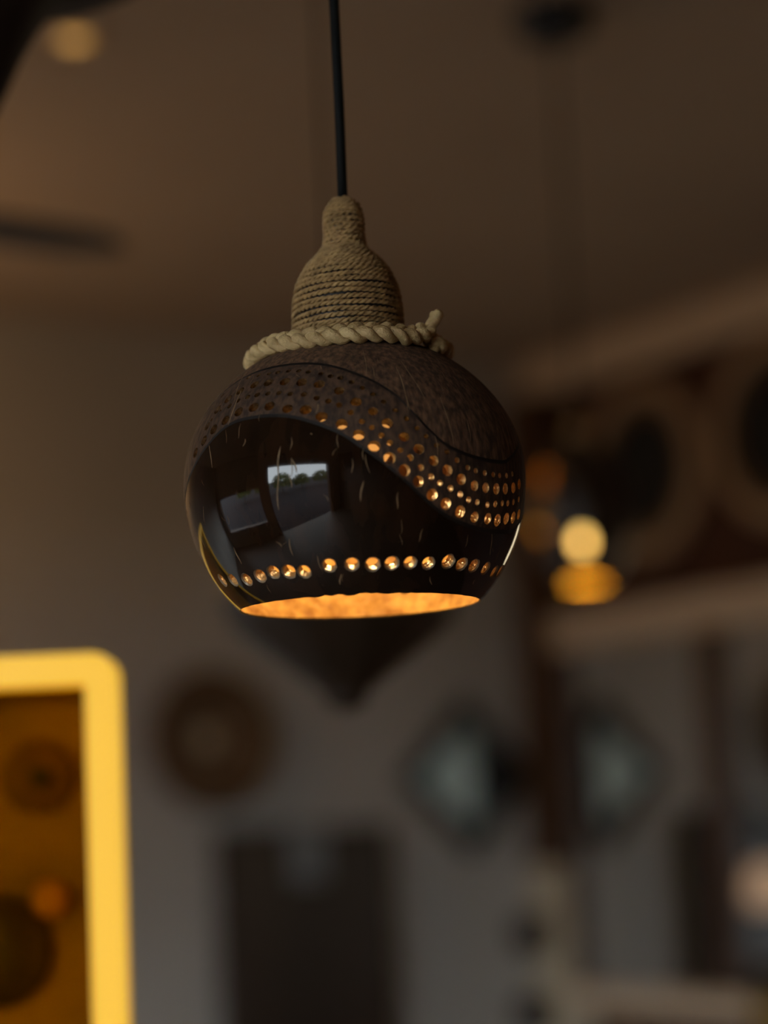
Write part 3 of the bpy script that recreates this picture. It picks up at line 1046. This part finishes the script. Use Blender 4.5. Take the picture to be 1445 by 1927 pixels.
# small dark round pegs by the column
for (px, py, lb) in ((996, 1757, 'upper of two small dark round wall pegs beside the cream column'), (1000, 1908, 'lower of two small dark round wall pegs beside the cream column')):
    pg = wall_thing('wall_peg', px, py, lb, 'peg', 'pegs beside the column')
    v, f = facing(lathe([(0.040, 0.0), (0.040, 0.006), (0.018, 0.012), (0.018, 0.03), (0.042, 0.036), (0.048, 0.046), (0.038, 0.056), (0.008, 0.06)], 28))
    obj('knob', v, f, M['ebony'], pg, True)
    v, f = facing(ring_lathe([(0.038, 0.0), (0.048, 0.0), (0.048, 0.008), (0.041, 0.010)], 28))
    obj('back_plate', v, f, M['darkwood'], pg, True)

# tall dark cabinet
cA, cB = at(424, 1562, 1, BACK - 0.05), at(737, 1548, 1, BACK - 0.05)
ct = (cA.z + cB.z) / 2
cb = thing('tall_cabinet', ((cA.x + cB.x) / 2, BACK - 0.026, 0), 'tall narrow dark brown cabinet standing against the back wall', 'cabinet')
hw = (cB.x - cA.x) / 2
boxes('body', [(-hw, hw, -0.02, 0.024, 0.05, ct)], M['cabwood'], cb, bevel=0.003)
boxes('plinth', [(-hw + 0.01, hw - 0.01, -0.012, 0.024, 0.0, 0.05)], M['black'], cb)
dr = boxes('door', [(-hw + 0.012, hw - 0.012, -0.032, -0.02, 0.07, ct - 0.015)], M['cabwood'], cb, bevel=0.003)
boxes('panel', [(-hw + 0.06, hw - 0.06, -0.036, -0.032, 0.14, ct - 0.42)], M['darkwood'], dr, bevel=0.002)
boxes('handle', [(hw - 0.04, hw - 0.03, -0.05, -0.032, 1.0, 1.14)], M['black'], dr, bevel=0.002)
cc = at(578, 1560, 1, BACK - 0.07)
clo = thing('hanging_cloth', (cc.x, BACK - 0.062, ct), 'small dim grey cloth hung over the top of the dark cabinet', 'cloth')
v, f = [], []
for j in range(9):
    for i in range(9):
        x = -0.045 + 0.09 * i / 8
        t = j / 8
        z = 0.008 - 0.115 * t
        v.append((x * (1 - 0.15 * t), -0.004 - 0.006 * math.sin(i * 1.7) * t, z))
for j in range(8):
    for i in range(8):
        o = j * 9 + i
        f.append((o, o + 1, o + 10, o + 9))
c_ = obj('drape', v, f, M['cloth'], clo, True)
md = c_.modifiers.new('thickness', 'SOLIDIFY'); md.thickness = 0.003
boxes('fold', [(-0.044, 0.044, -0.004, 0.05, 0.001, 0.008)], M['cloth'], clo, bevel=0.002)

# ------------------------------------------------------------------ on the right wall
def right_round(px, py, ro, ri, label):
    p = at(px, py, 0, RIGHT - 0.02)
    t = thing('wicker_mirror', (RIGHT - 0.02, p.y, p.z), label, 'mirror', 0, 'round wicker mirrors on the upper panelling')
    def face(vf):
        v, f = vf
        return [(-z, x, y) for x, y, z in v], f
    k = 5
    for i in range(k):
        r = ri + (ro - ri) * (i + 0.5) / k
        hw_ = (ro - ri) / k * 0.55
        pr = [(r + hw_ * math.cos(RAD(q)), 0.014 + 0.006 * math.sin(math.pi * i / (k - 1)) + hw_ * math.sin(RAD(q))) for q in range(0, 360, 45)]
        v, f = face(ring_lathe(pr, 44))
        obj('wicker_ring', v, f, M['wickerpale'] if i > 1 else M['wicker'], t, True)
    v, f = face(lathe([(ri + 0.01, 0.0), (ri + 0.01, 0.008), (ri * 0.6, 0.009), (0.003, 0.0095)], 44))
    obj('glass', v, f, M['mirrordark'], t, False)
right_round(1222, 885, 0.185, 0.118, 'round mirror with pale wicker rim on dark panelling, nearer the corner post')
right_round(1475, 805, 0.185, 0.118, 'round wicker rimmed mirror cut off by the right edge of the picture')

# little lamp and vase on the ledge
p = at(1448, 1668, 0, RIGHT - 0.055)
sl = thing('ledge_lamp', (p.x, p.y, 1.315), 'small glowing peach shaded lamp on the ledge at the right edge', 'lamp')
v, f = lathe([(0.028, 0.0), (0.028, 0.006), (0.008, 0.012), (0.006, p.z - 1.315 - 0.03)], 24)
obj('base', v, f, M['vase'], sl, True)
zc = p.z - 1.315
v, f = lathe([(0.030, zc - 0.042), (0.044, zc - 0.03), (0.046, zc), (0.036, zc + 0.035), (0.018, zc + 0.045)], 28)
obj('shade', v, f, M['shade'], sl, True)

p = at(1478, 1870, 0, RIGHT - 0.16)
vs = thing('round_vase_on_stand', (p.x, p.y, 0), 'dark round vase with mustard body at the lower right corner', 'vase')
vt = p.z
v, f = lathe([(0.02, vt - 0.075), (0.055, vt - 0.05), (0.068, vt - 0.005), (0.060, vt + 0.03), (0.032, vt + 0.058), (0.024, vt + 0.066)], 32)
obj('body', v, f, M['mustard'], vs, True)
v, f = ring_lathe([(0.0665, vt - 0.005), (0.0725, vt + 0.004), (0.063, vt + 0.036), (0.034, vt + 0.064), (0.028, vt + 0.060), (0.058, vt + 0.028)], 32)
obj('glaze_shoulder', v, f, M['vase'], vs, True)
v, f = lathe([(0.10, 0.0), (0.10, 0.03), (0.03, 0.05), (0.022, 0.5), (0.022, vt - 0.11), (0.05, vt - 0.085), (0.05, vt - 0.073)], 28)
obj('stand', v, f, M['darkwood'], vs, True)

# unseen paper lantern added on the right wall, mirrored in the coconut's flank
wl = thing('added_wall_lantern', (RIGHT, 2.36, 1.50), 'tall cream paper wall lantern, added out of view to mirror in the right flank of the coconut', 'lamp')
pr = [(-0.065, 0.0), (-0.065, 0.0)]
v, f = [], []
for k in range(11):
    z = 0.03 + 0.36 * k / 10
    rr_ = 0.15 + 0.004 * (k % 2)
    for i in range(13):
        a = math.pi * i / 12
        v.append((-0.02 - rr_ * math.sin(a), rr_ * math.cos(a), z))
for k in range(10):
    for i in range(12):
        o = k * 13 + i
        f.append((o, o + 1, o + 14, o + 13))
obj('paper_shade', v, f, M['paper'], wl, True)
boxes('back_plate', [(-0.02, 0, -0.08, 0.08, 0.0, 0.42)], M['darkwood'], wl, bevel=0.003)
boxes('cap', [(-0.175, 0, -0.155, 0.155, 0.39, 0.405)], M['darkwood'], wl, bevel=0.003)
boxes('cap', [(-0.175, 0, -0.155, 0.155, 0.015, 0.03)], M['darkwood'], wl, bevel=0.003)
